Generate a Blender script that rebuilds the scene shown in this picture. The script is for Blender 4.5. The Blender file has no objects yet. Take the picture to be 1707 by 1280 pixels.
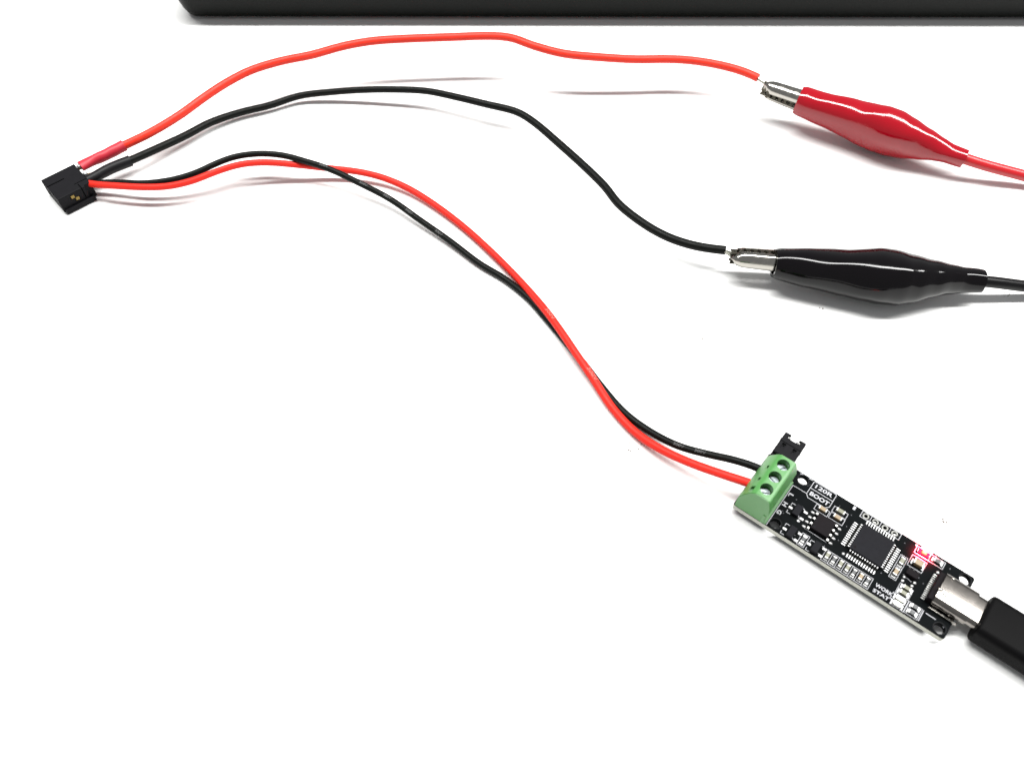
import bpy, bmesh, math, random
from mathutils import Vector, Matrix
random.seed(4)
R = math.radians
K = 0.2 / 175.0            # metres per authoring unit (about 1.14 mm)
scene = bpy.context.scene
col = scene.collection

# ------------------------------------------------------------------ camera
FPX, TH, HC = 1450.0, R(34), 175.0
cam_d = bpy.data.cameras.new('camera')
cam = bpy.data.objects.new('camera', cam_d); col.objects.link(cam)
cam.location = (0, 0, HC * K)
cam.rotation_euler = (TH, 0, 0)
cam_d.sensor_width = 36.0
cam_d.lens = 36.0 * FPX / 1707.0
cam_d.clip_start = 0.01
cam_d.clip_end = 20
cam_d.dof.use_dof = True
cam_d.dof.focus_distance = 0.250
cam_d.dof.aperture_fstop = 21.0
scene.camera = cam

# ------------------------------------------------------------------ room light
world = bpy.data.worlds.new('World'); scene.world = world
world.use_nodes = True
bg = world.node_tree.nodes['Background']
bg.inputs['Color'].default_value = (0.97, 0.985, 1.0, 1)
bg.inputs['Strength'].default_value = 0.38

def area(name, loc, rot, sx, sy, power, colr=(1, 1, 1)):
    l = bpy.data.lights.new(name, 'AREA'); l.shape = 'RECTANGLE'
    l.size = sx; l.size_y = sy; l.energy = power; l.color = colr
    o = bpy.data.objects.new(name, l); col.objects.link(o)
    o.location = loc; o.rotation_euler = rot
    return o
# ceiling tube lamp running left-right, slightly beyond the objects
area('tube_lamp', (0.45, 0.44, 1.55), (R(-8), 0, 0), 3.0, 0.20, 96.0, (1.0, 1.0, 0.985))

scene.view_settings.view_transform = 'Standard'
scene.view_settings.look = 'None'
scene.view_settings.exposure = 0.0
scene.view_settings.gamma = 1.0
scene.render.engine = 'CYCLES'

# ------------------------------------------------------------------ helpers
def at(x, y, h=0.0):
    """photo pixel + height above the table (units) -> point in units"""
    u = (x - 853.5) / FPX; v = (y - 640.0) / FPX
    d = Vector((u, math.sin(TH) - v * math.cos(TH), -math.cos(TH) - v * math.sin(TH)))
    return Vector((0, 0, HC)) + d * ((HC - h) / -d.z)

def mat(name, c, rough=0.5, metal=0.0, spec=0.5, coat=0.0, noise=0.0, nscale=900, bump=0.0, bscale=3000,
        emit=None, estr=0, sss=0.0, trans=0.0, rvar=0.0):
    m = bpy.data.materials.new(name); m.use_nodes = True
    nt = m.node_tree; b = nt.nodes['Principled BSDF']
    b.inputs['Base Color'].default_value = (*c, 1)
    b.inputs['Roughness'].default_value = rough
    b.inputs['Metallic'].default_value = metal
    b.inputs['Specular IOR Level'].default_value = spec
    b.inputs['Coat Weight'].default_value = coat
    if sss:
        b.inputs['Subsurface Weight'].default_value = sss
        b.inputs['Subsurface Scale'].default_value = 0.002
        b.inputs['Subsurface Radius'].default_value = (1, .6, .4)
    if trans: b.inputs['Transmission Weight'].default_value = trans
    if emit:
        b.inputs['Emission Color'].default_value = (*emit, 1); b.inputs['Emission Strength'].default_value = estr
    tc = nt.nodes.new('ShaderNodeTexCoord')
    if noise or rvar:
        n = nt.nodes.new('ShaderNodeTexNoise'); n.inputs['Scale'].default_value = nscale; n.inputs['Detail'].default_value = 4
        nt.links.new(tc.outputs['Object'], n.inputs['Vector'])
        if noise:
            mx = nt.nodes.new('ShaderNodeMix'); mx.data_type = 'RGBA'
            mx.inputs['A'].default_value = (*[v * (1 - noise) for v in c], 1)
            mx.inputs['B'].default_value = (*[min(1, v * (1 + noise)) for v in c], 1)
            nt.links.new(n.outputs['Fac'], mx.inputs['Factor']); nt.links.new(mx.outputs['Result'], b.inputs['Base Color'])
        if rvar:
            mr = nt.nodes.new('ShaderNodeMapRange')
            mr.inputs['From Min'].default_value = .3; mr.inputs['From Max'].default_value = .7
            mr.inputs['To Min'].default_value = max(0, rough - rvar); mr.inputs['To Max'].default_value = rough + rvar
            nt.links.new(n.outputs['Fac'], mr.inputs['Value']); nt.links.new(mr.outputs['Result'], b.inputs['Roughness'])
    if bump:
        n2 = nt.nodes.new('ShaderNodeTexNoise'); n2.inputs['Scale'].default_value = bscale; n2.inputs['Detail'].default_value = 3
        bp = nt.nodes.new('ShaderNodeBump'); bp.inputs['Strength'].default_value = bump; bp.inputs['Distance'].default_value = 0.0001
        nt.links.new(tc.outputs['Object'], n2.inputs['Vector'])
        nt.links.new(n2.outputs['Fac'], bp.inputs['Height']); nt.links.new(bp.outputs['Normal'], b.inputs['Normal'])
    return m

M = dict(
    table=mat('white_laminate', (.82, .82, .81), .38, noise=.012, nscale=60, bump=.05, bscale=1500),
    slab=mat('black_case_plastic', (.0025, .003, .0025), .42, spec=.10, noise=.3, nscale=300, bump=.15, bscale=4000),
    rubber=mat('black_rubber', (.01, .01, .01), .7),
    red_sil=mat('red_silicone', (.62, .024, .009), .46, spec=.3, noise=.06, nscale=500, bump=.12, bscale=1800, rvar=.08),
    red_sil2=mat('red_silicone_soft', (.60, .017, .009), .5, spec=.2, noise=.07, nscale=500, bump=.15, bscale=1800, rvar=.08),
    black_sil=mat('black_silicone', (.0028, .0034, .0028), .46, spec=.11, noise=.25, nscale=600, bump=.15, bscale=2000, rvar=.1),
    red_shrink=mat('red_heat_shrink', (.38, .013, .026), .45, spec=.35, noise=.1, nscale=500, bump=.4, bscale=900),
    black_shrink=mat('black_heat_shrink', (.004, .004, .005), .45, spec=.18, noise=.2, nscale=500, bump=.4, bscale=900),
    red_vinyl=mat('red_vinyl', (.26, .001, .007), .11, noise=.06, nscale=200, bump=.35, bscale=110, rvar=.03),
    black_vinyl=mat('black_vinyl', (.0015, .001, .0015), .09, spec=.25, bump=.35, bscale=110, rvar=.03, nscale=200),
    red_lead=mat('red_pvc', (.40, .008, .012), .32, noise=.05, nscale=400, bump=.1),
    black_lead=mat('black_pvc', (.004, .004, .0045), .35, spec=.15, bump=.1),
    screw_metal=mat('screw_plating', (.24, .27, .28), .36, 1.0, rvar=.1, nscale=900),
    steel=mat('nickel_steel', (.36, .345, .315), .17, 1.0, rvar=.08, nscale=500, bump=.12, bscale=1200),
    dark_steel=mat('worn_steel', (.07, .065, .05), .5, 1.0, rvar=.1, nscale=500),
    shell=mat('usb_shell_metal', (.21, .195, .18), .14, 1.0, nscale=500, noise=.35),
    tin=mat('tin_solder', (.30, .30, .29), .36, 1.0, rvar=.1, nscale=3000, bump=.3, bscale=4000),
    pad=mat('bright_solder', (.36, .36, .36), .42, .7, bump=.2),
    copper=mat('tinned_strand', (.36, .36, .31), .4, .8),
    gold=mat('gold_contact', (.22, .15, .035), .6, .4),
    housing=mat('black_housing', (.0045, .0043, .0055), .6, spec=.10, noise=.2, nscale=700, bump=.2, bscale=3000),
    pcb=mat('black_solder_mask', (.0018, .0026, .0030), .75, spec=.06, noise=.5, nscale=350, bump=.1, bscale=1500),
    pcb_edge=mat('board_edge', (.40, .40, .35), .6, noise=.2, nscale=1500, bump=.3, bscale=5000),
    silk=mat('white_print', (.38, .38, .40), .6, noise=.2, nscale=4000),
    green=mat('green_terminal_plastic', (.060, .205, .052), .4, noise=.06, nscale=400, bump=.08, bscale=1200, sss=.15),
    chip=mat('chip_epoxy', (.008, .008, .010), .7, spec=.09, noise=.25, nscale=900, bump=.25, bscale=5000),
    chip2=mat('chip_epoxy_brown', (.006, .0045, .0055), .7, spec=.09, noise=.25, nscale=900, bump=.25, bscale=5000),
    res=mat('resistor_body', (.012, .014, .016), .4),
    tan=mat('capacitor_ceramic', (.20, .14, .07), .42, noise=.1, nscale=3000),
    tan2=mat('capacitor_olive', (.13, .13, .085), .42, noise=.1, nscale=3000),
    led_white=mat('led_clear_resin', (.80, .80, .74), .3, sss=.1),
    led_red=mat('led_lit', (.3, .02, .01), .8, spec=.03, emit=(1.0, .052, .010), estr=9),
    led_body=mat('led_red_resin', (.4, .004, .01), .8, spec=.03, emit=(1.0, .012, .05), estr=1.7),
    dust=mat('dust_crumb', (.10, .075, .06), .8),
    cable=mat('black_cable_mould', (.0025, .0024, .0026), .5, spec=.04, noise=.2, nscale=300, bump=.2, bscale=3500),
    hole=mat('slot_dark', (.012, .03, .012), .6),
)

def tag(o, label=None, cat=None, group=None, kind=None):
    if label: o['label'] = label
    if cat: o['category'] = cat
    if group: o['group'] = group
    if kind: o['kind'] = kind
    return o

def thing(name, loc, rot=(0, 0, 0), label=None, cat=None, group=None):
    o = bpy.data.objects.new(name, None); col.objects.link(o)
    o.empty_display_size = .005
    o.location = Vector(loc) * K; o.rotation_euler = rot
    return tag(o, label, cat, group)

def obj(name, src, material, parent=None, loc=(0, 0, 0), rot=(0, 0, 0), smooth=False, kind=None, angle=40):
    """src: bmesh in units, or an existing mesh (shared)"""
    if isinstance(src, bmesh.types.BMesh):
        for v in src.verts: v.co *= K
        me = bpy.data.meshes.new(name)
        bmesh.ops.recalc_face_normals(src, faces=src.faces[:])
        if smooth:
            for f in src.faces: f.smooth = True
            for ed in src.edges:
                if len(ed.link_faces) == 2 and ed.calc_face_angle(0) > R(angle): ed.smooth = False
        src.to_mesh(me); src.free()
    else:
        me = src
    if material and not me.materials:
        for mm in (material if isinstance(material, (list, tuple)) else [material]): me.materials.append(mm)
    o = bpy.data.objects.new(name, me); col.objects.link(o)
    o.location = Vector(loc) * K; o.rotation_euler = rot
    if parent: o.parent = parent
    if kind: o['kind'] = kind
    return o

def box(bm, x0, x1, y0, y1, z0, z1, bev=0.0, seg=2):
    r = bmesh.ops.create_cube(bm, size=1.0)
    for v in r['verts']:
        v.co = Vector(((x0 + x1) / 2 + v.co.x * (x1 - x0), (y0 + y1) / 2 + v.co.y * (y1 - y0), (z0 + z1) / 2 + v.co.z * (z1 - z0)))
    if bev:
        es = list({e for v in r['verts'] for e in v.link_edges})
        bmesh.ops.bevel(bm, geom=es, offset=bev, segments=seg, affect='EDGES', profile=.5)
    return bm
def bx(*a, **k): return box(bmesh.new(), *a, **k)

def cyl(bm, c, r, h, seg=24, r2=None, axis='Z'):
    m = Matrix.Translation(Vector(c))
    if axis == 'X': m = m @ Matrix.Rotation(R(90), 4, 'Y')
    if axis == 'Y': m = m @ Matrix.Rotation(R(-90), 4, 'X')
    bmesh.ops.create_cone(bm, cap_ends=True, segments=seg, radius1=r, radius2=r if r2 is None else r2, depth=h, matrix=m)
    return bm

def prism(bm, pts, a0, a1, axis='Y'):
    """closed outline extruded along an axis"""
    def p(u, v, w):
        return {'Y': (u, w, v), 'X': (w, u, v), 'Z': (u, v, w)}[axis]
    A_ = [bm.verts.new(p(u, v, a0)) for u, v in pts]; B_ = [bm.verts.new(p(u, v, a1)) for u, v in pts]
    bm.faces.new(A_); bm.faces.new(B_[::-1])
    n = len(pts)
    for i in range(n): bm.faces.new((A_[i], B_[i], B_[(i + 1) % n], A_[(i + 1) % n]))
    return bm

def rrect(x0, x1, y0, y1, r, n=5):
    o = []
    for cx, cy, a in ((x1 - r, y1 - r, 0), (x0 + r, y1 - r, 90), (x0 + r, y0 + r, 180), (x1 - r, y0 + r, 270)):
        for k in range(n + 1):
            t = R(a + 90 * k / n); o.append((cx + r * math.cos(t), cy + r * math.sin(t)))
    return o

def spline(P, step=1.0):
    """Catmull-Rom through points, resampled; P: list of Vectors"""
    out = []
    Q = [P[0] * 2 - P[1]] + P + [P[-1] * 2 - P[-2]]
    for i in range(1, len(Q) - 2):
        p0, p1, p2, p3 = Q[i - 1:i + 3]
        n = max(2, int((p2 - p1).length / step))
        # centripetal
        t0 = 0; t1 = t0 + (p1 - p0).length ** .5; t2 = t1 + (p2 - p1).length ** .5; t3 = t2 + (p3 - p2).length ** .5
        for k in range(n):
            t = t1 + (t2 - t1) * k / n
            a1 = p0 * ((t1 - t) / (t1 - t0)) + p1 * ((t - t0) / (t1 - t0)); a2 = p1 * ((t2 - t) / (t2 - t1)) + p2 * ((t - t1) / (t2 - t1))
            a3 = p2 * ((t3 - t) / (t3 - t2)) + p3 * ((t - t2) / (t3 - t2))
            b1 = a1 * ((t2 - t) / (t2 - t0)) + a2 * ((t - t0) / (t2 - t0)); b2 = a2 * ((t3 - t) / (t3 - t1)) + a3 * ((t - t1) / (t3 - t1))
            out.append(b1 * ((t2 - t) / (t2 - t1)) + b2 * ((t - t1) / (t2 - t1)))
    out.append(P[-1])
    return out

def smooth_path(pts, it=2):
    for _ in range(it):
        pts = [pts[0]] + [(pts[i - 1] + pts[i] * 2 + pts[i + 1]) / 4 for i in range(1, len(pts) - 1)] + [pts[-1]]
    return pts

def frames(pts):
    F = []
    up = Vector((0, 0, 1))
    for i, p in enumerate(pts):
        t = (pts[min(i + 1, len(pts) - 1)] - pts[max(i - 1, 0)]).normalized()
        s = t.cross(up)
        if s.length < 1e-4: s = Vector((1, 0, 0))
        s.normalize(); F.append((t, s, s.cross(t).normalized()))
    return F

def tube(bm, pts, rad, seg=16, cap=True):
    F = frames(pts); rings = []
    for i, p in enumerate(pts):
        q = i / (len(pts) - 1)
        r = rad(q) if callable(rad) else rad
        ra, rb = r if isinstance(r, tuple) else (r, r)
        t, s, u = F[i]
        rings.append([bm.verts.new(p + s * (ra * math.cos(2 * math.pi * k / seg)) + u * (rb * math.sin(2 * math.pi * k / seg))) for k in range(seg)])
    for a, b in zip(rings, rings[1:]):
        for k in range(seg): bm.faces.new((a[k], a[(k + 1) % seg], b[(k + 1) % seg], b[k]))
    if cap:
        bm.faces.new(rings[0][::-1]); bm.faces.new(rings[-1])
    return bm

def boolean(bm, cutters):
    """subtract cutter bmeshes from bm (all in units), returns a bmesh in units"""
    def mk(b):
        me = bpy.data.meshes.new('tmp'); bmesh.ops.recalc_face_normals(b, faces=b.faces[:]); b.to_mesh(me); b.free()
        o = bpy.data.objects.new('tmp', me); col.objects.link(o); return o
    base = mk(bm); cs = [mk(c) for c in cutters]
    for c in cs:
        md = base.modifiers.new('b', 'BOOLEAN'); md.operation = 'DIFFERENCE'; md.object = c; md.solver = 'EXACT'
    dg = bpy.context.evaluated_depsgraph_get(); dg.update()
    me = bpy.data.meshes.new_from_object(base.evaluated_get(dg))
    out = bmesh.new(); out.from_mesh(me)
    for o in [base] + cs: bpy.data.objects.remove(o)
    bpy.data.meshes.remove(me)
    return out

def text_bm(s, size, thick=0.02, bold=0.0, depth=.03, res=3):
    c = bpy.data.curves.new('t', 'FONT'); c.body = s; c.size = size * 1.4; c.extrude = depth / 2; c.offset = bold
    c.resolution_u = res
    o = bpy.data.objects.new('t', c); col.objects.link(o)
    dg = bpy.context.evaluated_depsgraph_get(); dg.update()
    me = bpy.data.meshes.new_from_object(o.evaluated_get(dg))
    bm = bmesh.new(); bm.from_mesh(me)
    bpy.data.objects.remove(o); bpy.data.meshes.remove(me); bpy.data.curves.remove(c)
    return bm

def fit(bm, x0, x1, y0, y1, z=0.0):
    """scale a text bmesh into a rectangle"""
    xs = [v.co.x for v in bm.verts]; ys = [v.co.y for v in bm.verts]
    a, b, c, d = min(xs), max(xs), min(ys), max(ys)
    for v in bm.verts:
        v.co.x = x0 + (v.co.x - a) / (b - a) * (x1 - x0); v.co.y = y0 + (v.co.y - c) / (d - c) * (y1 - y0); v.co.z += z
    return bm

# ------------------------------------------------------------------ table
def make_table():
    bm = bmesh.new()
    bmesh.ops.create_grid(bm, x_segments=2, y_segments=2, size=1.0)
    for v in bm.verts: v.co = Vector((v.co.x * 1000, v.co.y * 700 + 250, 0))
    o = obj('table', bm, M['table'])
    tag(o, kind='structure')
make_table()

# ------------------------------------------------------------------ black slab at the far edge
def make_slab():
    t = thing('electronic_device', (-114.3, 263.9, 0), (0, 0, R(-0.1)),
              label='long black slab with a rounded corner, lying at the far edge of the table', cat='device')
    bm = bmesh.new()
    L, D, H = 352, 180, 15
    # outline rounded in plan, side wall leaning inwards towards its foot
    levels = [(1.2, 2.9), (1.5, 2.2), (3.2, 1.7), (7.5, 1.0), (11.5, .2), (14.2, 0.0), (14.8, .35), (15.0, 1.0)]
    rings = []
    for z, ins in levels:
        pts = rrect(ins * 1.7, L - ins, ins, D - ins, 7.5 - ins * .9, 8)
        rings.append([bm.verts.new((x, y, z)) for x, y in pts])
    for a, b in zip(rings, rings[1:]):
        for k in range(len(a)): bm.faces.new((a[k], a[(k + 1) % len(a)], b[(k + 1) % len(a)], b[k]))
    bm.faces.new(rings[0][::-1]); bm.faces.new(rings[-1])
    obj('case', bm, M['slab'], t, smooth=True, angle=25)
    for x, y in ((26, 9.5), (L - 26, 9.5), (26, D - 10), (L - 26, D - 10)):
        b = bmesh.new(); cyl(b, (0, 0, .62), 3.0, 1.2, 24)
        obj('foot', b, M['rubber'], t, loc=(x, y, 0), smooth=True)
make_slab()

# ------------------------------------------------------------------ wires
def px_path(P, step=1.0, it=3):
    return smooth_path(spline([at(x, y, h) for x, y, h in P], step), it)

def wire_text(s, pts, s0, spacing_h, rad, ang, material, parent, flip=False, height=.8, name='printed_text'):
    """flat print wrapped on a wire: starts at arc length s0"""
    F = frames(pts)
    acc = [0]
    for a, b in zip(pts, pts[1:]): acc.append(acc[-1] + (b - a).length)
    bm = text_bm(s, height, depth=.02, bold=.012)
    xs = [v.co.x for v in bm.verts]; x0 = min(xs)
    for v in bm.verts:
        x = (v.co.x - x0) * spacing_h; y = v.co.y - height / 2; z = v.co.z
        if flip: x = (max(xs) - x0) * spacing_h - x; y = -y
        sl = s0 + x
        i = 0
        while i < len(acc) - 2 and acc[i + 1] < sl: i += 1
        f = (sl - acc[i]) / (acc[i + 1] - acc[i])
        p = pts[i].lerp(pts[i + 1], f); t, sd, u = F[i]; t2, sd2, u2 = F[min(i + 1, len(F) - 1)]
        sd = sd.lerp(sd2, f); u = u.lerp(u2, f)
        a = ang - y / rad
        v.co = p + (sd * math.sin(a) + u * math.cos(a)) * (rad + .035 + z)
    return obj(name, bm, material, parent)

base = lambda pts: Vector((pts[0].x, pts[0].y, 0))

def shift(bm, o):
    for v in bm.verts: v.co -= o
    return bm

# thick red wire with heat-shrink
Pr = [(196, 248, 5), (250, 222, 6.5), (300, 192, 8), (340, 163, 9.2), (380, 137, 10.2), (420, 117, 11), (470, 102, 12), (520, 92, 12.8),
      (570, 78, 13.4), (620, 69, 13.8), (680, 65, 14), (750, 62.5, 14), (820, 60.5, 14), (852, 63.5, 14), (890, 77, 13.8), (940, 90, 13),
      (1000, 96, 12), (1060, 99.5, 11.3), (1110, 99, 11), (1150, 101, 10.6), (1200, 109, 10.2), (1240, 120, 10), (1264, 130.5, 9.8)]
pts = px_path(Pr); o0 = base(pts)
t = thing('thick_wire', o0, label='thick red wire arching from the plug housing up to the red crocodile clip', cat='wire')
obj('insulation', shift(tube(bmesh.new(), pts, 1.22, 20), o0), M['red_sil'], t, smooth=True, angle=60)
hs = px_path([(134, 278, 4.8), (150, 270, 4.8), (175, 259, 4.9), (207, 242.5, 5.1)], .4, 4)
obj('heat_shrink', shift(tube(bmesh.new(), hs, lambda q: (1.85 - .35 * min(1, q * 3) + .25 * max(0, q - .4), 1.15 + .45 * min(1, q * 2.2) + .04 * math.sin(q * 19)), 20), o0),
    M['red_shrink'], t, smooth=True, angle=50)
st = px_path([(1262, 130, 9.8), (1268, 134, 9.7), (1276, 139, 9.6)], .3, 1)
obj('wire_strands', shift(tube(bmesh.new(), st, .55, 8), o0), M['copper'], t, smooth=True)

# thick black wire with heat-shrink
Pb = [(206, 273, 4.2), (260, 249, 3.6), (310, 226, 3.0), (350, 205, 2.6), (400, 188, 2.2), (450, 176, 2.2), (500, 160, 2.6), (550, 154, 3.4),
      (600, 150.5, 4.4), (650, 149.5, 5.2), (710, 152, 5.8), (760, 162, 6.1), (810, 174, 6.3), (862, 187, 6.2), (890, 204, 6), (930, 238, 5.6),
      (980, 283, 5.2), (1010, 313, 5), (1030, 339, 4.9), (1070, 371, 4.9), (1110, 394, 5.2), (1150, 408, 5.8), (1180, 414, 6.3), (1210, 417.5, 6.8)]
pts = px_path(Pb); o0 = base(pts)
t = thing('thick_wire', o0, label='thick black wire running from the black-sleeved solder joint to the black crocodile clip', cat='wire')
obj('insulation', shift(tube(bmesh.new(), pts, lambda q: 1.18 - .17 * math.exp(-((q - .38) / .25) ** 2), 20), o0), M['black_sil'], t, smooth=True, angle=60)
hs = px_path([(146, 300, 3.9), (160, 294, 3.9), (185, 281, 4.0), (218, 268, 4.0)], .4, 4)
obj('heat_shrink', shift(tube(bmesh.new(), hs, lambda q: (1.5 + .1 * q, 1.2 + .35 * min(1, q * 2.5)), 20), o0), M['black_shrink'], t, smooth=True, angle=50)
bm = bmesh.new()
for k in range(9):
    j = lambda s_: random.uniform(-s_, s_)
    pth = px_path([(1206, 417.5 + j(3), 6.8 + j(.4)), (1213, 421 + j(5), 6.9 + j(.5)), (1221, 425 + j(6), 7 + j(.6)), (1232, 430 + j(4), 7)], .4, 1)
    tube(bm, pth, .16, 6)
obj('wire_strands', shift(bm, o0), M['copper'], t, smooth=True)

# thin black wire
Pk = [(146, 307, 3.2), (165, 305, 3.8), (200, 304.5, 4.6), (235, 306, 5.2), (270, 303, 5.8), (300, 297, 6.2), (330, 287, 6.8), (360, 273, 7.4), (390, 262, 7.8), (430, 256.5, 8),
      (470, 259, 7.6), (510, 269.5, 6.8), (550, 282.5, 5.8), (600, 306, 4.4), (650, 332, 3.2), (700, 367, 2.2), (750, 402, 1.6), (800, 440, 1.2),
      (840, 464, 1.05), (880, 496, 1), (910, 530, .95), (945, 572, .9), (975, 608, .9), (1000, 641, .9), (1040, 687, .95), (1080, 717, 1.5),
      (1130, 743, 3), (1180, 757, 4.4), (1225, 767, 5.6), (1262, 779, 6.3), (1275, 786, 6.3)]
pk = px_path(Pk); o0 = base(pk)
t = thing('thin_wire', o0, label='thin black wire with tiny pale print, running to the green terminal block', cat='wire')
obj('insulation', shift(tube(bmesh.new(), pk, .88, 18), o0), M['black_sil'], t, smooth=True, angle=60)
M['print_grey'] = mat('worn_grey_print', (.06, .06, .06), .6, noise=.9, nscale=2500)
M['print_pink'] = mat('worn_pale_print', (.60, .10, .075), .5, noise=.35, nscale=2500)
accl = sum((b - a).length for a, b in zip(pk, pk[1:]))
def arc_at(pts, target):
    best = 0; bd = 1e9; acc = 0
    for i, p in enumerate(pts):
        if i: acc += (p - pts[i - 1]).length
        d = (Vector((p.x, p.y, 0)) - Vector((target.x, target.y, 0))).length
        if d < bd: bd = d; best = acc
    return best
for (x, y, h, a) in ((537, 277, 6, .15), (604, 307, 4.3, .25), (645, 332, 3.2, .3), (682, 356, 2.5, .35), (730, 390, 1.9, .4), (1128, 742, 3, .3), (1165, 753, 4, .3)):
    ob = wire_text('300V', pk, arc_at(pk, at(x, y, h)) - 1, 1.45, .88, a, M['print_grey'], None, height=.62)
    for v in ob.data.vertices: v.co -= o0 * K
    ob.parent = t

# thin red wire
Pt = [(148, 306, 4.6), (160, 308, 5), (190, 310, 5.6), (240, 312.5, 6), (280, 311, 6), (320, 302, 6.4), (360, 286.5, 6.8), (400, 274.5, 7), (440, 271, 6.8), (490, 274.5, 5.6),
      (540, 280, 4.0), (600, 287, 3.2), (640, 297, 2.6), (680, 314, 2), (720, 338.5, 1.6), (770, 376, 1.3), (820, 421, 1.3), (870, 472, 1.7), (910, 518, 2.5),
      (935, 552, 2.8), (960, 589, 2.6), (990, 633, 1.9), (1020, 679, 1.2), (1060, 721.5, 1.4), (1100, 748, 2.4), (1150, 771, 3.8), (1200, 789, 5.2), (1252, 806, 6.2), (1266, 812, 6.3)]
pt_ = px_path(Pt); o0 = base(pt_)
t = thing('thin_wire', o0, label='thin red wire running from the plug housing to the green terminal block', cat='wire')
obj('insulation', shift(tube(bmesh.new(), pt_, lambda q: .92 + .07 * q, 18), o0), M['red_sil2'], t, smooth=True, angle=60)
for (x, y, h, a) in ((912, 520, 2.5, 0), (982, 618, 2.1, -.2)):
    ob = wire_text('300V', pt_, arc_at(pt_, at(x, y, h)), 1.75, 1.0, a, M['print_pink'], None, height=.78)
    for v in ob.data.vertices: v.co -= o0 * K
    ob.parent = t

# ------------------------------------------------------------------ plug housing with header pins
def make_plug():
    t = thing('connector_plug', (-124.3, 182.2, 0), (0, 0, R(42)),
              label='small black plug housing with gold contacts where all four wires meet', cat='connector')
    b = bx(-5.0, 5.0, -5.2, 5.3, .6, 5.6, bev=.22)
    cut = [bx(-5.5, .2, 1.25, 1.65, 5.2, 6.2),                       # long groove in the top
           bx(-5.6, -3.6, 3.0, 4.6, 1.6, 4.6), bx(-5.6, -3.6, .2, 1.8, 1.6, 4.6),
           bx(-1.8, -.4, -5.6, -4.6, 3.6, 4.8), bx(-.8, .6, -5.6, -4.6, 2.5, 3.7),
           bx(-5.6, -4.7, -2.6, -2.2, 0, 6), bx(1.2, 5.2, -2.75, -2.5, 5.35, 6.2), bx(1.9, 2.15, -5.6, -3.2, 1.8, 6.2), bx(4.3, 5.4, -3.4, -1.2, 1.8, 5.0), bx(3.0, 5.4, -5.6, -4.7, 0, 6)]
    obj('housing', boolean(b, cut), M['housing'], t)
    b = bx(-4.6, 4.2, -6.0, -5.22, .3, 1.7, bev=.15)
    obj('latch', b, M['housing'], t)
    for x, z in ((-1.1, 4.2), (-.1, 3.1)):
        obj('contact', bx(x - .5, x + .5, -5.35, -4.7, z - .45, z + .45, bev=.12), M['gold'], t)
    for y, z in ((3.85, 4.4), (.75, 3.7)):
        b = bmesh.new(); box(b, 4.6, 7.0, y - .3, y + .3, z - .3, z + .3, bev=.08)
        obj('pin', b, M['gold'], t)
        b = bmesh.new(); bmesh.ops.create_icosphere(b, subdivisions=2, radius=.7, matrix=Matrix.Translation((5.75, y + .1, z + .75)) @ Matrix.Diagonal((1.0, .9, .7, 1)))
        obj('solder_joint', b, M['pad'], t, smooth=True)
    b = bmesh.new(); bmesh.ops.create_icosphere(b, subdivisions=2, radius=.5, matrix=Matrix.Translation((7.6, -1.2, 2.6)))
    obj('solder_joint', b, M['pad'], t, smooth=True)
make_plug()

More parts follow.
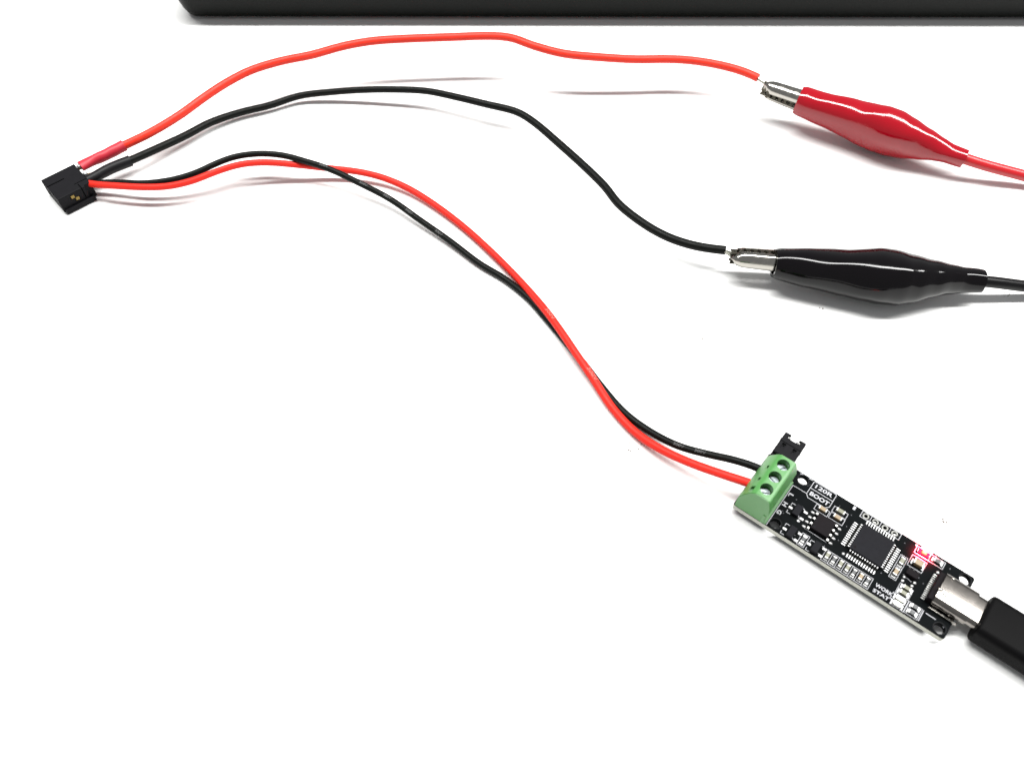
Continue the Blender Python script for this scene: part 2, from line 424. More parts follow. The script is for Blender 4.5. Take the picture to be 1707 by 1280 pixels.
# ------------------------------------------------------------------ crocodile clips
def make_clip(name, tip, tail, roll, sc, lean, boot_m, lead_m, lead_px, lead_r, label):
    d = (tail - tip); L = d.length; d.normalize()
    side = Vector((0, 0, 1)).cross(d).normalized(); upv = d.cross(side)
    rot = Matrix((d, side, upv)).transposed().to_4x4()
    rot = rot @ Matrix.Rotation(roll, 4, 'X')
    root = thing(name, (0, 0, 0), label=label, cat='clip')
    root.matrix_world = Matrix.Translation(tip * K) @ rot
    jl = 15.0
    def jaw(sgn):
        bm = bmesh.new()
        n = 14; rings = []
        for i in range(n + 1):
            q = i / n; x = .15 + q * jl
            w = 2.0 * min(1, (q * 5.5) ** .5) if q < .18 else 2.0 + .3 * q
            h0 = (.75 + .6 * q); h1 = h0 + 1.75 * min(1, (q * 7) ** .5 + .2)
            prof = [(-w, h0), (-w, h1 - 1.1), (-w * .93, h1 - .6), (-w * .75, h1 - .2), (-w * .5, h1 + .1), (-w * .25, h1 + .24), (0, h1 + .28), (w * .25, h1 + .24), (w * .5, h1 + .1), (w * .75, h1 - .2), (w * .93, h1 - .6), (w, h1 - 1.1), (w, h0),
                    (w - .28, h0), (w - .35, h1 - 1.1), (0, h1 - .2), (-w + .35, h1 - 1.1), (-w + .28, h0)]
            rings.append([bm.verts.new((x, y, z * sgn)) for y, z in prof])
        m_ = len(rings[0])
        for a, b in zip(rings, rings[1:]):
            for k in range(m_): bm.faces.new((a[k], a[(k + 1) % m_], b[(k + 1) % m_], b[k]))
        bm.faces.new(rings[0][::-1]); bm.faces.new(rings[-1])
        return bm
    def teeth(sgn):
        bm = bmesh.new()
        for s in (-1, 1):
            for k in range(7):
                x = 1.0 + k * 1.75; w = (1.8 + .03 * x) if k else 1.5
                y0, y1 = sorted((s * w, s * (w - .3)))
                prism(bm, [(x - .85, sgn * (.75 + .03 * x)), (x, -sgn * (.7 - .06 * x)), (x + .85, sgn * (.75 + .03 * x)), (x + .85, sgn * (1.3 + .03 * x)), (x - .85, sgn * (1.3 + .03 * x))], y0, y1, 'Y')
        return bm
    for sg in (1, -1):
        j = obj('jaw', jaw(sg), M['steel'], root, smooth=True, angle=50)
        obj('teeth', teeth(sg), M['dark_steel'], j)
    # boot: lofted vinyl sleeve with an open mouth
    x0 = 11.2; LB = L - x0
    st_ = [(0, 3.5, 3.9), (.03, 3.95, 4.35), (.17, 4.4, 5.1), (.33, 5.0, 6.3), (.43, 5.5, 7.3), (.50, 5.9, 7.75), (.58, 5.85, 7.6), (.66, 5.2, 6.7), (.76, 4.2, 5.0),
           (.85, 3.3, 3.7), (.91, 2.8, 3.0), (.985, 2.65, 2.75), (1.0, 2.55, 2.65)]
    bm = bmesh.new(); seg = 40
    off = rot.to_3x3().inverted() @ Vector((0, -lean, .12 * lean))
    def ring(q, ra, rb, inner=False):
        out = []
        for k in range(seg):
            a = 2 * math.pi * k / seg
            c, s = math.cos(a), math.sin(a)
            pw = .86
            y = ra * math.copysign(abs(c) ** pw, c); z = rb * math.copysign(abs(s) ** pw, s)
            z += .12 * math.sin(q * 23 + a * 2); y += .08 * math.sin(q * 17 + a * 3)
            k_ = .55 + .45 * min(1, q * 3) if q < .6 else max(0, 1 - (q - .6) / .36)
            out.append(bm.verts.new((x0 + q * LB, y + off.y * k_, z + off.z * k_)))
        return out
    def interp(q):
        for (a, r1, r2), (b, s1, s2) in zip(st_, st_[1:]):
            if a <= q <= b:
                f = (q - a) / (b - a); f = f * f * (3 - 2 * f) * .5 + f * .5
                return r1 + (s1 - r1) * f, r2 + (s2 - r2) * f
        return st_[-1][1:]
    st_ = [(q, a * (1 + (sc[0] - 1) * min(1, q * 4)), b * (1 + (sc[1] - 1) * min(1, q * 4))) for q, a, b in st_]
    n = 44; rings = []
    for i in range(n + 1):
        q = i / n; rings.append(ring(q, *interp(q)))
    inn = [ring(.0, 2.75, 3.15), ring(.08, 2.75, 3.4)]
    allr = inn[::-1] + rings + [ring(1.0, 1.5, 1.5)]
    for a, b in zip(allr, allr[1:]):
        for k in range(seg): bm.faces.new((a[k], a[(k + 1) % seg], b[(k + 1) % seg], b[k]))
    bm.faces.new(allr[0][::-1]); bm.faces.new(allr[-1])
    obj('insulating_boot', bm, boot_m, root, smooth=True, angle=38)
    # lead cable, given in world units -> into the clip's frame
    inv = (Matrix.Translation(tip) @ rot).inverted()
    lp = smooth_path(spline([inv @ (tip + d * (L - 3))] + [inv @ p for p in lead_px], 1.0), 2)
    obj('lead_cable', tube(bmesh.new(), lp, lead_r, 20), lead_m, root, smooth=True, angle=60)
    return root

tipR, tailR = at(1270, 146, 9.6), at(1608, 265, 6.4)
make_clip('crocodile_clip', tipR, tailR, R(14), (.95, .93), 0.0, M['red_vinyl'], M['red_lead'],
          [at(1640, 275, 5.6), at(1707, 293, 3.6), at(1800, 318, 1.8), at(1950, 355, 1.6)], 1.55,
          'crocodile clip in a glossy red vinyl boot, gripping the thick red wire')
tipB, tailB = at(1216, 427, 7.2), at(1637, 468.5, 5.9)
make_clip('crocodile_clip', tipB, tailB, R(68), (1.13, 1.0), 2.0, M['black_vinyl'], M['black_lead'],
          [at(1660, 471, 5.4), at(1707, 477, 4), at(1800, 488, 2), at(1950, 500, 1.6)], 1.5,
          'crocodile clip in a glossy black vinyl boot, gripping the thick black wire')

# ------------------------------------------------------------------ circuit board
A = at(1221.7, 840.7, 3.2); B = at(1573, 1066.5, 3.2)
ANG = math.atan2((B - A).y, (B - A).x)
BL, BW = 48.0, 16.35
board = thing('circuit_board', (A.x, A.y, 3.2), (0, 0, ANG),
              label='narrow black circuit board with green screw terminal, white print and lit red LED', cat='circuit board')
TZ = 1.35
def substrate():
    c = bpy.data.curves.new('s', 'CURVE'); c.dimensions = '2D'; c.fill_mode = 'BOTH'; c.extrude = TZ / 2
    def sp(pts):
        s = c.splines.new('POLY'); s.points.add(len(pts) - 1)
        for i, (x, y) in enumerate(pts): s.points[i].co = (x, y, 0, 1)
        s.use_cyclic_u = True
    sp(rrect(0, BL, 0, BW, .6))
    circ = lambda x, y, r, n=28: [(x + r * math.cos(-2 * math.pi * k / n), y + r * math.sin(-2 * math.pi * k / n)) for k in range(n)]
    for x, y, r in ((9.2, 14.85, 1.15), (9.5, 1.75, 1.15), (46.4, 1.75, 1.15), (46.4, 14.8, 1.15)): sp(circ(x, y, r))
    for x in (24.0, 26.2, 28.4, 30.6): sp(circ(x, 15.35, .38, 16))
    o = bpy.data.objects.new('s', c); col.objects.link(o)
    dg = bpy.context.evaluated_depsgraph_get(); dg.update()
    me = bpy.data.meshes.new_from_object(o.evaluated_get(dg)); bm = bmesh.new(); bm.from_mesh(me)
    bpy.data.objects.remove(o)
    bm.normal_update()
    for v in bm.verts: v.co.z -= TZ / 2
    for f in bm.faces: c_ = f.calc_center_median(); f.material_index = 1 if abs(f.normal.z) < .5 and (min(c_.x, c_.y) < .35 or c_.x > BL - .35 or c_.y > BW - .35) else 0
    bmesh.ops.remove_doubles(bm, verts=bm.verts[:], dist=1e-4)
    me2 = bpy.data.meshes.new('substrate')
    for v in bm.verts: v.co *= K
    bm.to_mesh(me2); bm.free()
    me2.materials.append(M['pcb']); me2.materials.append(M['pcb_edge'])
    o2 = bpy.data.objects.new('substrate', me2); col.objects.link(o2); o2.parent = board
substrate()

# silk print: thin raised strokes
def strokes(lines, w=.16, z=.012, h=.02):
    bm = bmesh.new()
    for pts in lines:
        for (x0, y0), (x1, y1) in zip(pts, pts[1:]):
            dx, dy = x1 - x0, y1 - y0; l = math.hypot(dx, dy)
            if l < 1e-6: continue
            nx, ny = -dy / l * w / 2, dx / l * w / 2; ex, ey = dx / l * w * .35, dy / l * w * .35
            prism(bm, [(x0 - ex + nx, y0 - ey + ny), (x0 - ex - nx, y0 - ey - ny), (x1 + ex - nx, y1 + ey - ny), (x1 + ex + nx, y1 + ey + ny)], z, z + h, 'Z')
            z += .0011
            if z > .03: z = .012
    return bm
rect = lambda x0, x1, y0, y1: [(x0, y0), (x1, y0), (x1, y1), (x0, y1), (x0, y0)]
def silk(lines, w=.16): return obj('printed_outline', strokes(lines, w * .8), M['silk'], board)
silk([[(11.35, 15.9), (11.8, 16.15), (16.3, 16.15), (16.75, 16.0), (16.8, 12.4), (16.1, 11.65), (12.0, 11.62), (11.35, 12.35), (11.35, 15.9)],
      [(11.35, 14.12), (16.8, 14.12)], [(8.0, 12.32), (11.35, 12.36)]])
silk([[(8.05, .3), (8.05, 12.3)]], .2)
silk([[(8.0, 15.9), (8.2, 16.05), (8.6, 16.05)], [(10.1, 16.05), (10.9, 16.05)]], .2)
silk([rect(22.95, 31.85, 14.55, 16.2), [(25.1, 14.55), (25.1, 16.2)], [(27.3, 14.55), (27.3, 16.2)], [(29.5, 14.55), (29.5, 16.2)]])
silk([rect(17.6, 20.8, 11.9, 13.4)], .13)
silk([rect(17.7, 20.9, 10.1, 11.7)], .13)
silk([rect(14.3, 17.4, 10.0, 11.45)], .13)
silk([[(15.0, 4.6), (19.95, 4.55)]], .13)
silk([rect(15.15, 16.75, .45, 3.45)], .13)
silk([rect(20.85, 31.45, .35, 3.15)] + [[(20.85 + 1.514 * k, .35), (20.85 + 1.514 * k, 3.15)] for k in range(1, 7)], .13)
silk([rect(33.65, 35.2, 5.7, 11.8), [(33.65, 8.75), (35.2, 8.75)]], .13)
silk([rect(35.6, 38.75, 10.5, 13.3)], .14)
silk([rect(35.6, 41.8, 14.0, 15.75), [(38.7, 14.0), (38.7, 15.75)]], .15)
silk([rect(36.2, 39.0, 3.3, 5.9), [(36.2, 4.6), (39.0, 4.6)]], .12)
silk([rect(36.3, 39.2, .4, 3.2)], .12)
silk([rect(39.3, 42.1, .5, 3.3), [(39.3, 1.9), (42.1, 1.9)]], .12)
silk([[(35.9, 7.9), (37.9, 7.4)]], .12)
# corner brackets round the three small transistors
br = []
for (x, y) in ((10.0, 7.0), (11.3, 1.85), (17.3, 1.7)):
    br += [[(x, y + .75), (x, y + 1.35), (x + .8, y + 1.35)], [(x, y - .75), (x, y - 1.35), (x + .8, y - 1.35)]]
silk(br, .14)
def ann(x, y, r0, r1, m, name='plated_ring', par=None, n=28):
    bm = bmesh.new(); rings = []
    for rr, z in ((r0, .01), (r1, .01), (r1, .05), (r0, .05)):
        rings.append([bm.verts.new((rr * math.cos(2 * math.pi * k / n), rr * math.sin(2 * math.pi * k / n), z)) for k in range(n)])
    for a, b in zip(rings, rings[1:] + rings[:1]):
        for k in range(n): bm.faces.new((a[k], a[(k + 1) % n], b[(k + 1) % n], b[k]))
    return obj(name, bm, m, par or board, loc=(x, y, 0))
M['ring_metal'] = mat('pad_ring_metal', (.16, .16, .15), .45, .7)
for x in (24.0, 26.2, 28.4, 30.6): ann(x, 15.35, .42, .70, M['ring_metal'], 'solder_pad')
M['ring_dark'] = mat('hole_rim', (.010, .010, .011), .7, spec=.08)
for x, y in ((9.2, 14.85), (9.5, 1.75), (46.4, 1.75), (46.4, 14.8)): ann(x, y, 1.17, 1.38, M['ring_dark'], 'hole_rim')
# partly filled pads show pins of solder
for x, dx in ((26.2, -.12), (30.6, .15)):
    b = bmesh.new(); bmesh.ops.create_icosphere(b, subdivisions=2, radius=.42, matrix=Matrix.Translation((x + dx, 15.1, .0)) @ Matrix.Diagonal((1.2, .8, .5, 1)))
    obj('solder_blob', b, M['tin'], board, smooth=True)

def printed(s, x0, x1, y0, y1, bold=.035, rot=None):
    bm = text_bm(s, 1.0, bold=bold)
    fit(bm, x0, x1, y0, y1) if rot is None else None
    if rot == 'cw':
        xs = [v.co.x for v in bm.verts]; ys = [v.co.y for v in bm.verts]
        a, b, c, d = min(xs), max(xs), min(ys), max(ys)
        for v in bm.verts:
            u = (v.co.x - a) / (b - a); w = (v.co.y - c) / (d - c)
            v.co.x = x0 + w * (x1 - x0); v.co.y = y1 - u * (y1 - y0)
    zs = [v.co.z for v in bm.verts]; z0 = min(zs)
    for v in bm.verts: v.co.z = .012 + (.022 if v.co.z > z0 + .01 else 0)
    return obj('printed_text', bm, M['silk'], board)
printed('120R', 12.1, 16.15, 14.75, 15.75, .028)
printed('BOOT', 11.9, 16.4, 12.45, 13.5, .04)
printed('1', 20.9, 21.45, 15.15, 16.05, .06)
printed('L', 8.35, 9.35, 9.35, 10.25, .04, 'cw')
printed('H', 8.35, 9.35, 6.55, 7.6, .04, 'cw')
printed('G', 8.3, 9.3, 4.1, 5.15, .04, 'cw')
printed('WORK', 32.3, 36.1, 1.95, 2.8, .03)
printed('STAT', 32.4, 35.9, .62, 1.42, .03)
printed('PWR', 36.4, 39.0, 15.85, 16.25, .02)

# plated through-holes scattered over the board, and small dabs of print
bm = bmesh.new()
for k in range(70):
    x, y = random.uniform(9, 47), random.uniform(.6, 15.8)
    cyl(bm, (x, y, .012), random.choice((.1, .13)), .012, 8)
obj('via_holes', bm, mat('via_metal', (.035, .035, .04), .4, .6), board, kind='stuff')
silk([[(12.6, 8.6), (13.3, 8.2)], [(12.5, 6.5), (13.0, 5.7)], [(14.3, 3.1), (14.8, 2.4)], [(13.9, 1.0), (14.7, .5)], [(19.9, 3.2), (20.6, 2.6)], [(19.9, 1.2), (20.6, .6)],
      [(35.9, 3.1), (36.5, 2.6)], [(35.8, 1.7), (36.3, 1.4)], [(39.5, 15.9), (40.2, 15.6)], [(40.9, 15.7), (41.5, 15.5)], [(43.0, 3.0), (45.0, 3.0)], [(42.4, .6), (42.4, 3.2)]], .2)
# terminal block ----------------------------------------------------------
def terminal():
    H = 8.2; y0, y1 = .08, 12.5
    prof = [(.3, 0.02), (.3, 3.9), (.7, 5.2), (2.1, 7.4), (2.9, 8.1), (3.4, H), (6.0, H), (6.5, 8.0), (7.1, 6.2), (7.55, 4.4), (7.35, 4.2), (7.35, 1.0), (7.85, .8), (7.85, 0.02)]
    bm = prism(bmesh.new(), prof, y0, y1)
    # the two ends lean in a little near the top
    for v in bm.verts:
        if v.co.z > 5.5:
            k = (v.co.z - 5.5) / 2.7
            v.co.y += (.55 if v.co.y < 5 else -.15) * k
    bmesh.ops.bevel(bm, geom=[e for e in bm.edges if max(e.verts[0].co.z, e.verts[1].co.z) > 1.2], offset=.13, segments=2, affect='EDGES')
    ys = (2.95, 6.6, 10.25)
    cut = []
    for y in ys:
        cut.append(cyl(bmesh.new(), (4.45, y, 7.0), 1.38, 4.6, 36))
        cut.append(bx(-.6, 1.6, y - 1.15, y + 1.15, 1.1, 4.5))
    cut.append(bx(1.55, 2.25, .9, 2.6, 5.9, 9.0))
    for y in (4.78, 8.42): cut.append(bx(1.75, 2.15, y - .45, y + .45, 6.3, 9.0))
    bm2 = boolean(bm, cut)
    body = obj('terminal_block', bm2, M['green'], board, smooth=True, angle=30)
    for i, y in enumerate(ys):
        b = bmesh.new(); cyl(b, (0, 0, 0), 1.18, .7, 28); 
        b2 = boolean(b, [bx(-1.4, 1.4, -.16, .16, .05, 1)])
        obj('screw', b2, M['screw_metal'], body, loc=(4.45, y, 6.0), rot=(0, 0, R((28, -20, 55)[i])), smooth=True, angle=30)
        obj('wire_clamp', bx(.95, 1.5, y - 1.0, y + 1.0, 1.2, 4.3, bev=.1), M['dark_steel'], body)
terminal()
obj('end_rib', bx(6.55, 7.25, -.06, .3, .02, 3.3, bev=.06), M['green'], board)
# solder stubs beneath the terminal
for y in (2.95, 6.6, 10.25):
    b = bmesh.new(); cyl(b, (4.5, y, -TZ - .7), .75, 1.5, 12, .4); obj('pin_stub', b, M['tin'], board)
b = bmesh.new()
for x in (24.0, 26.2, 28.4, 30.6): cyl(b, (x, 15.35, -TZ - .3), .5, .6, 10, .3)
obj('pin_stubs', b, M['tin'], board, kind='stuff')
for (x0, x1, y0, y1, h) in ((13, 19, 4, 9, 1.0), (25, 32, 2, 8, 1.3), (40, 44, 2.5, 5, 1.6)):
    obj('underside_component', bx(x0, x1, y0, y1, -TZ - h, -TZ + .01, bev=.1), M['chip'], board)

# chips --------------------------------------------------------------------
def lead(w, l, h):     # gull-wing lead pointing -x, foot on board; origin at foot outer end
    bm = bmesh.new()
    prism(bm, [(0, .02), (l * .45, .02), (l * .75, h - .16), (l, h - .16), (l, h), (l * .66, h), (l * .38, .18), (0, .18)], -w / 2, w / 2, 'Y')
    return bm
def chip(name, x0, x1, y0, y1, h, m, dot=None):
    bm = bx(x0, x1, y0, y1, .12, h, bev=.12, seg=2)
    o = obj(name, bm, m, board)
    if dot:
        b = bmesh.new(); cyl(b, (dot[0], dot[1], h + .004), dot[2], .01, 20); obj('dot_mark', b, M['chip2' if m is M['chip'] else 'chip'], o)
    return o
soic = chip('transceiver_chip', 15.75, 19.7, 4.95, 9.25, 1.25, M['chip2'], (16.4, 5.6, .25))
lb = lead(.5, 1.35, .75); lm = None
ys = [4.85 + 1.38 * k - .0 for k in range(4)]
for k in range(4):
    for s in (0, 1):
        x = 14.35 if s == 0 else 21.1
        if lm is None:
            o = obj('lead', lb, M['tin'], soic, loc=(x, ys[k], 0)); lm = o.data
        else:
            o = obj('lead', lm, None, soic, loc=(x, ys[k], 0), rot=(0, 0, 0 if s == 0 else R(180)))
b = bmesh.new()
for k in range(4):
    for x in (14.25, 21.15):
        bmesh.ops.create_icosphere(b, subdivisions=2, radius=.42, matrix=Matrix.Translation((x + (.3 if x < 18 else -.3), ys[k], .08)) @ Matrix.Diagonal((1.15, .75, .55, 1)))
obj('solder_fillets', b, M['pad'], soic, smooth=True, kind='stuff')

qfp = chip('microcontroller_chip', 24.35, 31.45, 5.75, 12.85, 1.35, M['chip'], (25.2, 6.6, .3))
for side in range(4):
    bm = bmesh.new()
    for k in range(12):
        l = lead(.17, 1.5, .85); off = -3.05 + k * .555
        me = bpy.data.meshes.new('x'); l.to_mesh(me); l.free()
        a = {0: 0, 1: 90, 2: 180, 3: 270}[side]
        mtx = Matrix.Translation((27.9, 9.3, 0)) @ Matrix.Rotation(R(a), 4, 'Z') @ Matrix.Translation((-4.95, off, 0))
        n0 = len(bm.verts); bm.from_mesh(me); bm.verts.ensure_lookup_table()
        for v in bm.verts[n0:]: v.co = mtx @ v.co
        # bright solder toe in front of every lead
        n1 = len(bm.verts); box(bm, -.35, .5, off - .12, off + .12, .015, .22); box(bm, 1.0, 1.5, off - .11, off + .11, .8, .9)
        bm.verts.ensure_lookup_table()
        for f in {f for v in bm.verts[n1:] for f in v.link_faces}: f.material_index = 1
        for v in bm.verts[n1:]: v.co = Matrix.Translation((27.9, 9.3, 0)) @ Matrix.Rotation(R(a), 4, 'Z') @ (v.co + Vector((-4.95, 0, 0)))
        bpy.data.meshes.remove(me)
    M.setdefault('dark_lead', mat('lead_metal_dull', (.10, .10, .09), .5, .8))
    obj('lead_row', bm, (M['dark_lead'], M['pad']), qfp, kind='stuff')

# SOT-23 transistors
def sot(x, y, name='transistor'):
    o = obj(name, bx(-.75, .75, -1.35, 1.35, .1, 1.05, bev=.1), M['chip'], board, loc=(x, y, 0))
    for lx, ly, a in ((-1.55, 0, 0), (1.6, .95, 180), (1.6, -.95, 180)):
        obj('lead', bx(-.45, .5, -.3, .3, .02, .3, bev=.1), M['pad'], o, loc=(lx, ly, 0))
    return o
sot(11.75, 7.0); sot(13.15, 1.75); sot(18.85, 1.8)

# chip capacitors and resistors: one of each kind, then copies
def passive(name, x, y, l, w, h, m, rot=0, fill=None):
    o = obj(name, bx(-l / 2 + .02, l / 2 - .02, -w / 2, w / 2, .06, h, bev=.05), m, board, loc=(x, y, 0), rot=(0, 0, R(rot)))
    e = None
    for s in (-1, 1):
        b = bx(-.17, .17, -w / 2 - .02, w / 2 + .02, .03, h + .03, bev=.06)
        obj('end_cap', b, M['tin'], o, loc=(s * (l / 2 - .15), 0, 0))
        if fill:
            obj('solder_pad', bx(-fill, fill, -w / 2 - .06, w / 2 + .06, .01, .12, bev=.03), M['pad'], o, loc=(s * (l / 2 + fill * .6), 0, 0))
    return o
passive('capacitor', 19.15, 12.65, 1.9, .9, .85, M['tan2'], 0)
passive('capacitor', 19.3, 10.95, 1.9, .85, .85, M['tan'], 0)
passive('capacitor', 15.9, 10.75, 1.9, .85, .85, M['tan'], 0)
passive('resistor', 15.95, 1.95, 1.6, .85, .5, M['res'], 90, .3)
for k in range(7):
    passive('capacitor' if k in (0, 2, 3, 5) else 'resistor', 21.6 + 1.514 * k, 1.75, 1.6, .75, .7 if k in (0, 2, 3, 5) else .5,
            {0: M['tan2'], 2: M['tan2'], 3: M['tan2'], 5: M['tan']}.get(k, M['res']), 90, .18)
passive('capacitor', 34.42, 10.2, 1.7, .85, .8, M['tan2'], 90, .25)
passive('capacitor', 34.42, 7.2, 1.7, .85, .8, M['tan'], 90, .25)
passive('capacitor', 37.3, 11.8, 2.1, 1.25, 1.1, M['tan'], 0, .2)
passive('resistor', 40.3, 14.9, 1.6, .85, .5, M['res'], 0, .25)
passive('capacitor', 37.7, 5.3, 1.7, .85, .75, M['tan2'], 0, .25)
passive('capacitor', 37.6, 3.95, 1.7, .85, .75, M['tan2'], 0, .25)
passive('resistor', 40.7, 2.65, 1.6, .8, .5, M['res'], 0, .2)
passive('resistor', 40.7, 1.2, 1.6, .8, .5, M['res'], 0, .2)
for x, y in ((37.6, 2.35), (37.6, 1.0)):
    o = passive('status_led', x, y, 1.9, .95, .7, M['led_white'], 0, .2)
reg = obj('regulator_chip', bx(35.95, 38.45, 7.9, 9.5, .1, 1.25, bev=.12), M['chip2'], board)
for x in (36.3, 37.2, 38.1):
    obj('lead', bx(x - .22, x + .22, 9.5, 10.1, .02, .35, bev=.08), M['tin'], reg)
for x, y in ((36.3, 7.5), (36.35, 6.5), (38.35, 6.6), (38.5, 7.6), (41.35, 12.7), (35.35, 15.7), (24.05, 4.35)):
    b = bmesh.new(); bmesh.ops.create_icosphere(b, subdivisions=3, radius=.36, matrix=Matrix.Translation((0, 0, .1)) @ Matrix.Diagonal((1, 1, .6, 1)))
    obj('solder_ball', b, M['pad'], board, loc=(x, y, 0), smooth=True)
# small dabs of print beside the transistor legs
for x, y in ((13.2, 8.15), (13.1, 6.1), (13.05, 5.3), (14.65, .75)):
    b = bmesh.new(); bmesh.ops.create_icosphere(b, subdivisions=2, radius=.3, matrix=Matrix.Diagonal((1.3, 1, .35, 1)))
    obj('solder_blob', b, M['pad'], board, loc=(x, y, .05), smooth=True)

# power LED, lit
led = obj('power_led', bx(-1.15, 1.15, -.6, .6, .05, .42, bev=.08), M['led_body'], board, loc=(37.3, 14.88, 0))
led['label'] = 'glowing red indicator light'
b = bmesh.new(); box(b, -.55, .55, -.42, .42, .36, .78, bev=.14, seg=3); obj('lens', b, M['led_red'], led, smooth=True)
for s in (-1, 1): obj('end_cap', bx(-.12, .12, -.45, .45, .03, .3, bev=.05), M['tin'], led, loc=(s * 1.27, 0, 0))
pl = bpy.data.lights.new('led_glow', 'SPOT'); pl.energy = .06; pl.spot_size = R(140); pl.spot_blend = .9; pl.color = (1, .03, .06); pl.shadow_soft_size = .0006
po = bpy.data.objects.new('led_glow', pl); col.objects.link(po); po.parent = board; po.location = Vector((37.3, 14.88, 1.6)) * K

# USB socket ----------------------------------------------------------------
def stadium_sweep(y0, y1, z0, z1, x0, x1, r, thick=None):
    bm = bmesh.new()
    out = rrect(y0, y1, z0, z1, r, 8)
    if thick is None: return prism(bm, out, x0, x1, 'X')
    inn = rrect(y0 + thick, y1 - thick, z0 + thick, z1 - thick, r - thick, 8)
    n = len(out)
    V = [[bm.verts.new((x, a, b)) for a, b in pts] for x, pts in ((x0, out), (x1, out), (x1, inn), (x0, inn))]
    for i in range(4):
        a, b = V[i], V[(i + 1) % 4]
        for k in range(n): bm.faces.new((a[k], a[(k + 1) % n], b[(k + 1) % n], b[k]))
    return bm
usb = obj('usb_socket', stadium_sweep(4.75, 12.55, .05, 2.95, 42.6, 49.5, 1.3, .16), M['shell'], board, smooth=True, angle=35)
obj('tongue', bx(41.8, 48.5, 5.6, 11.7, .9, 1.9, bev=.1), M['rubber'], usb)
obj('rear_moulding', bx(41.5, 42.7, 5.2, 12.1, .1, 2.2, bev=.15), M['chip2'], usb)
b = bmesh.new()
for k in range(14): box(b, 40.75, 41.6, 5.3 + k * .49, 5.54 + k * .49, .02, .28, bev=.05)
obj('lead_row', b, M['tin'], usb, kind='stuff')
for x, y, lx, ly in ((42.75, 7.75, .5, .34), (43.9, 7.2, .38, .38), (43.9, 11.55, .36, .36)):
    b = bmesh.new(); bmesh.ops.create_icosphere(b, subdivisions=3, radius=1, matrix=Matrix.Translation((x, y, 2.95)) @ Matrix.Diagonal((lx, ly, .28, 1)))
    obj('spring_tab', b, M['steel'], usb, smooth=True)
for y0, y1 in ((4.1, 4.85), (12.45, 13.2)):
    for x in (43.3, 46.6):
        obj('mounting_leg', bx(x, x + 1.2, y0, y1, -.6, .55, bev=.15), M['steel'], usb)
obj('lower_flange', bx(42.7, 48.6, 4.05, 4.45, .05, .7, bev=.1), M['steel'], usb)

# pin header at the far left corner of the board, poking outwards ---------------
hd = obj('pin_header', bx(.45, 5.55, 12.9, 15.3, .03, 2.4, bev=.12), M['housing'], board)
for x in (1.75, 4.25):
    obj('pin', bx(x - .28, x + .28, 15.3, 21.35, 1.75, 2.3, bev=.1), M['steel'], hd)

def jumper():
    t = thing('jumper_cap', A, (0, 0, ANG), label='black jumper cap with a U-shaped notch, sticking out behind the green terminal block', cat='jumper')
    t.location.z = 3.2 * K
    out = [(.45, 15.4), (5.65, 15.4), (5.65, 21.6), (4.05, 21.6), (3.95, 20.5), (3.6, 20.05), (2.3, 20.05), (2.0, 20.5), (1.95, 21.6), (.45, 21.6)]
    b = prism(bmesh.new(), out, 1.3, 3.1, 'Z')
    bmesh.ops.bevel(b, geom=b.edges[:], offset=.16, segments=2, affect='EDGES')
    cut = [bx(1.45, 2.05, 20.2, 21.1, 2.5, 3.4), bx(3.95, 4.6, 20.2, 21.1, 2.5, 3.4), bx(1.3, 2.2, 17.0, 18.6, 2.6, 3.6), bx(3.9, 4.8, 17.0, 18.6, 2.6, 3.6)]
    body = obj('cap_body', boolean(b, cut), M['housing'], t)
    b = bx(.38, 5.72, 18.85, 19.5, 1.2, 3.3, bev=.12)
    obj('rib', b, M['housing'], t)
    for x in (1.75, 4.25):
        obj('metal_contact', bx(x - .2, x + .2, 17.9, 18.4, 2.3, 2.6, bev=.06), M['tin'], t)
        obj('metal_contact', bx(x - .2, x + .2, 20.5, 20.95, 2.4, 2.85, bev=.06), M['tin'], t)
jumper()

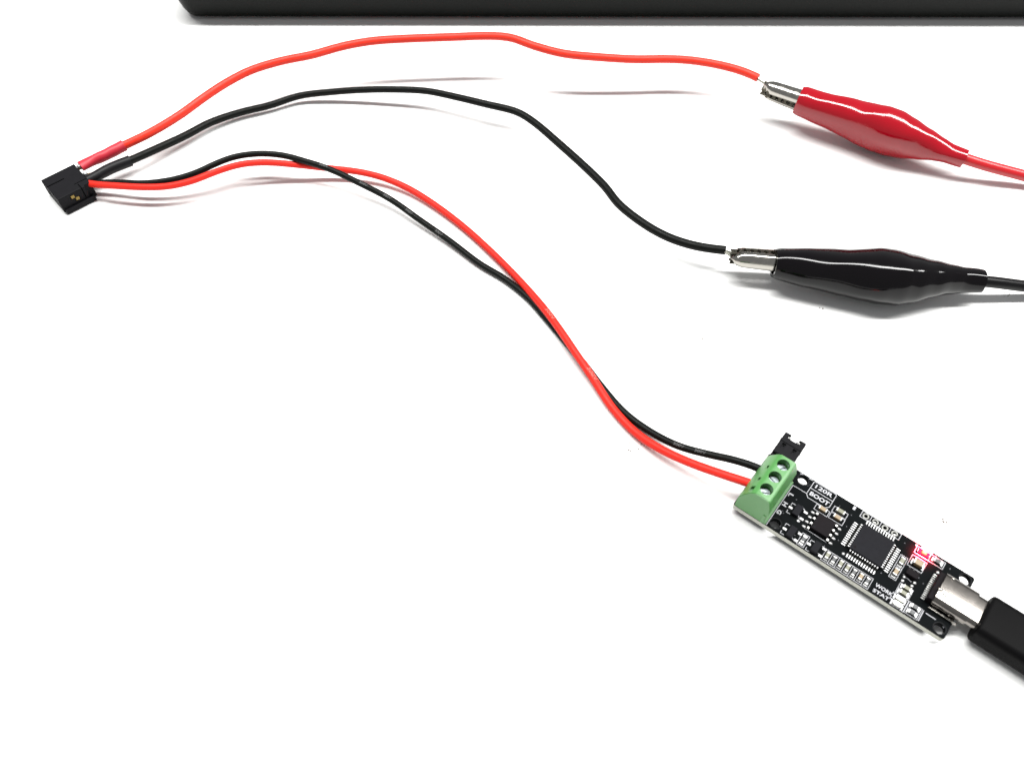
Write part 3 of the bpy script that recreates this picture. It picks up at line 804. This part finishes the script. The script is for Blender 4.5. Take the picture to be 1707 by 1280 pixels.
# ------------------------------------------------------------------ USB cable
def usb_cable():
    t = thing('usb_cable', A, (0, 0, ANG), label='black cable with a metal-tipped plug pushed into the end of the circuit board', cat='cable')
    t.location.z = 3.2 * K
    obj('plug_shell', stadium_sweep(5.1, 12.2, .35, 2.65, 47.5, 51.9, 1.1), M['shell'], t, smooth=True, angle=35)
    bm = bmesh.new()
    ya, yb, za, zb = 3.55, 13.3, -1.9, 4.1
    rings = []
    for x, ins in ((51.55, .9), (51.6, .45), (51.85, .12), (52.3, 0), (66, 0), (74, .1), (76, 1.0), (77, 2.2)):
        pts = rrect(ya + ins, yb - ins, za + ins * .6, zb - ins * .6, max(.4, 1.55 - ins * .4), 8)
        rings.append([bm.verts.new((x, a, b)) for a, b in pts])
    for a, b in zip(rings, rings[1:]):
        n = len(a)
        for k in range(n): bm.faces.new((a[k], a[(k + 1) % n], b[(k + 1) % n], b[k]))
    bm.faces.new(rings[0][::-1]); bm.faces.new(rings[-1])
    obj('plug_grip', bm, M['cable'], t, smooth=True, angle=35)
    pts = smooth_path(spline([Vector((76, 8.4, 1.1)), Vector((86, 8.4, .8)), Vector((100, 7, -.6)), Vector((120, 2, -1.3)), Vector((150, -10, -1.3))], 1.5), 2)
    obj('cord', tube(bmesh.new(), pts, 1.9, 20), M['cable'], t, smooth=True, angle=60)
usb_cable()

# ------------------------------------------------------------------ crumbs of dust on the table
bm = bmesh.new()
for cx, cy, n, spread, r in ((1170, 564, 3, 2, .26), (1060, 742, 5, 14, .22), (1074, 741, 3, 10, .2), (1573, 869, 6, 5.5, .28), (920, 712, 1, 1, .2), (955, 710, 1, 1, .18),
                             (1168, 645, 1, 1, .2), (1180, 668, 1, 1, .2), (1370, 514, 3, 5, .25), (1664, 721, 2, 2, .22), (1680, 493, 4, 8, .18), (1636, 690, 1, 1, .2)):
    for k in range(n):
        p = at(cx + random.uniform(-spread, spread), cy + random.uniform(-spread, spread) * .7, 0)
        rr = r * random.uniform(.5, 1.1)
        mtx = Matrix.Translation((p.x, p.y, rr * .35)) @ Matrix.Rotation(random.uniform(0, 6), 4, 'Z') @ Matrix.Diagonal((1.3, .8, .5, 1))
        bmesh.ops.create_icosphere(bm, subdivisions=1, radius=rr, matrix=mtx)
o = obj('dust', bm, M['dust'], kind='stuff')
tag(o, 'tiny brown crumbs of dust scattered on the white table', 'dust')
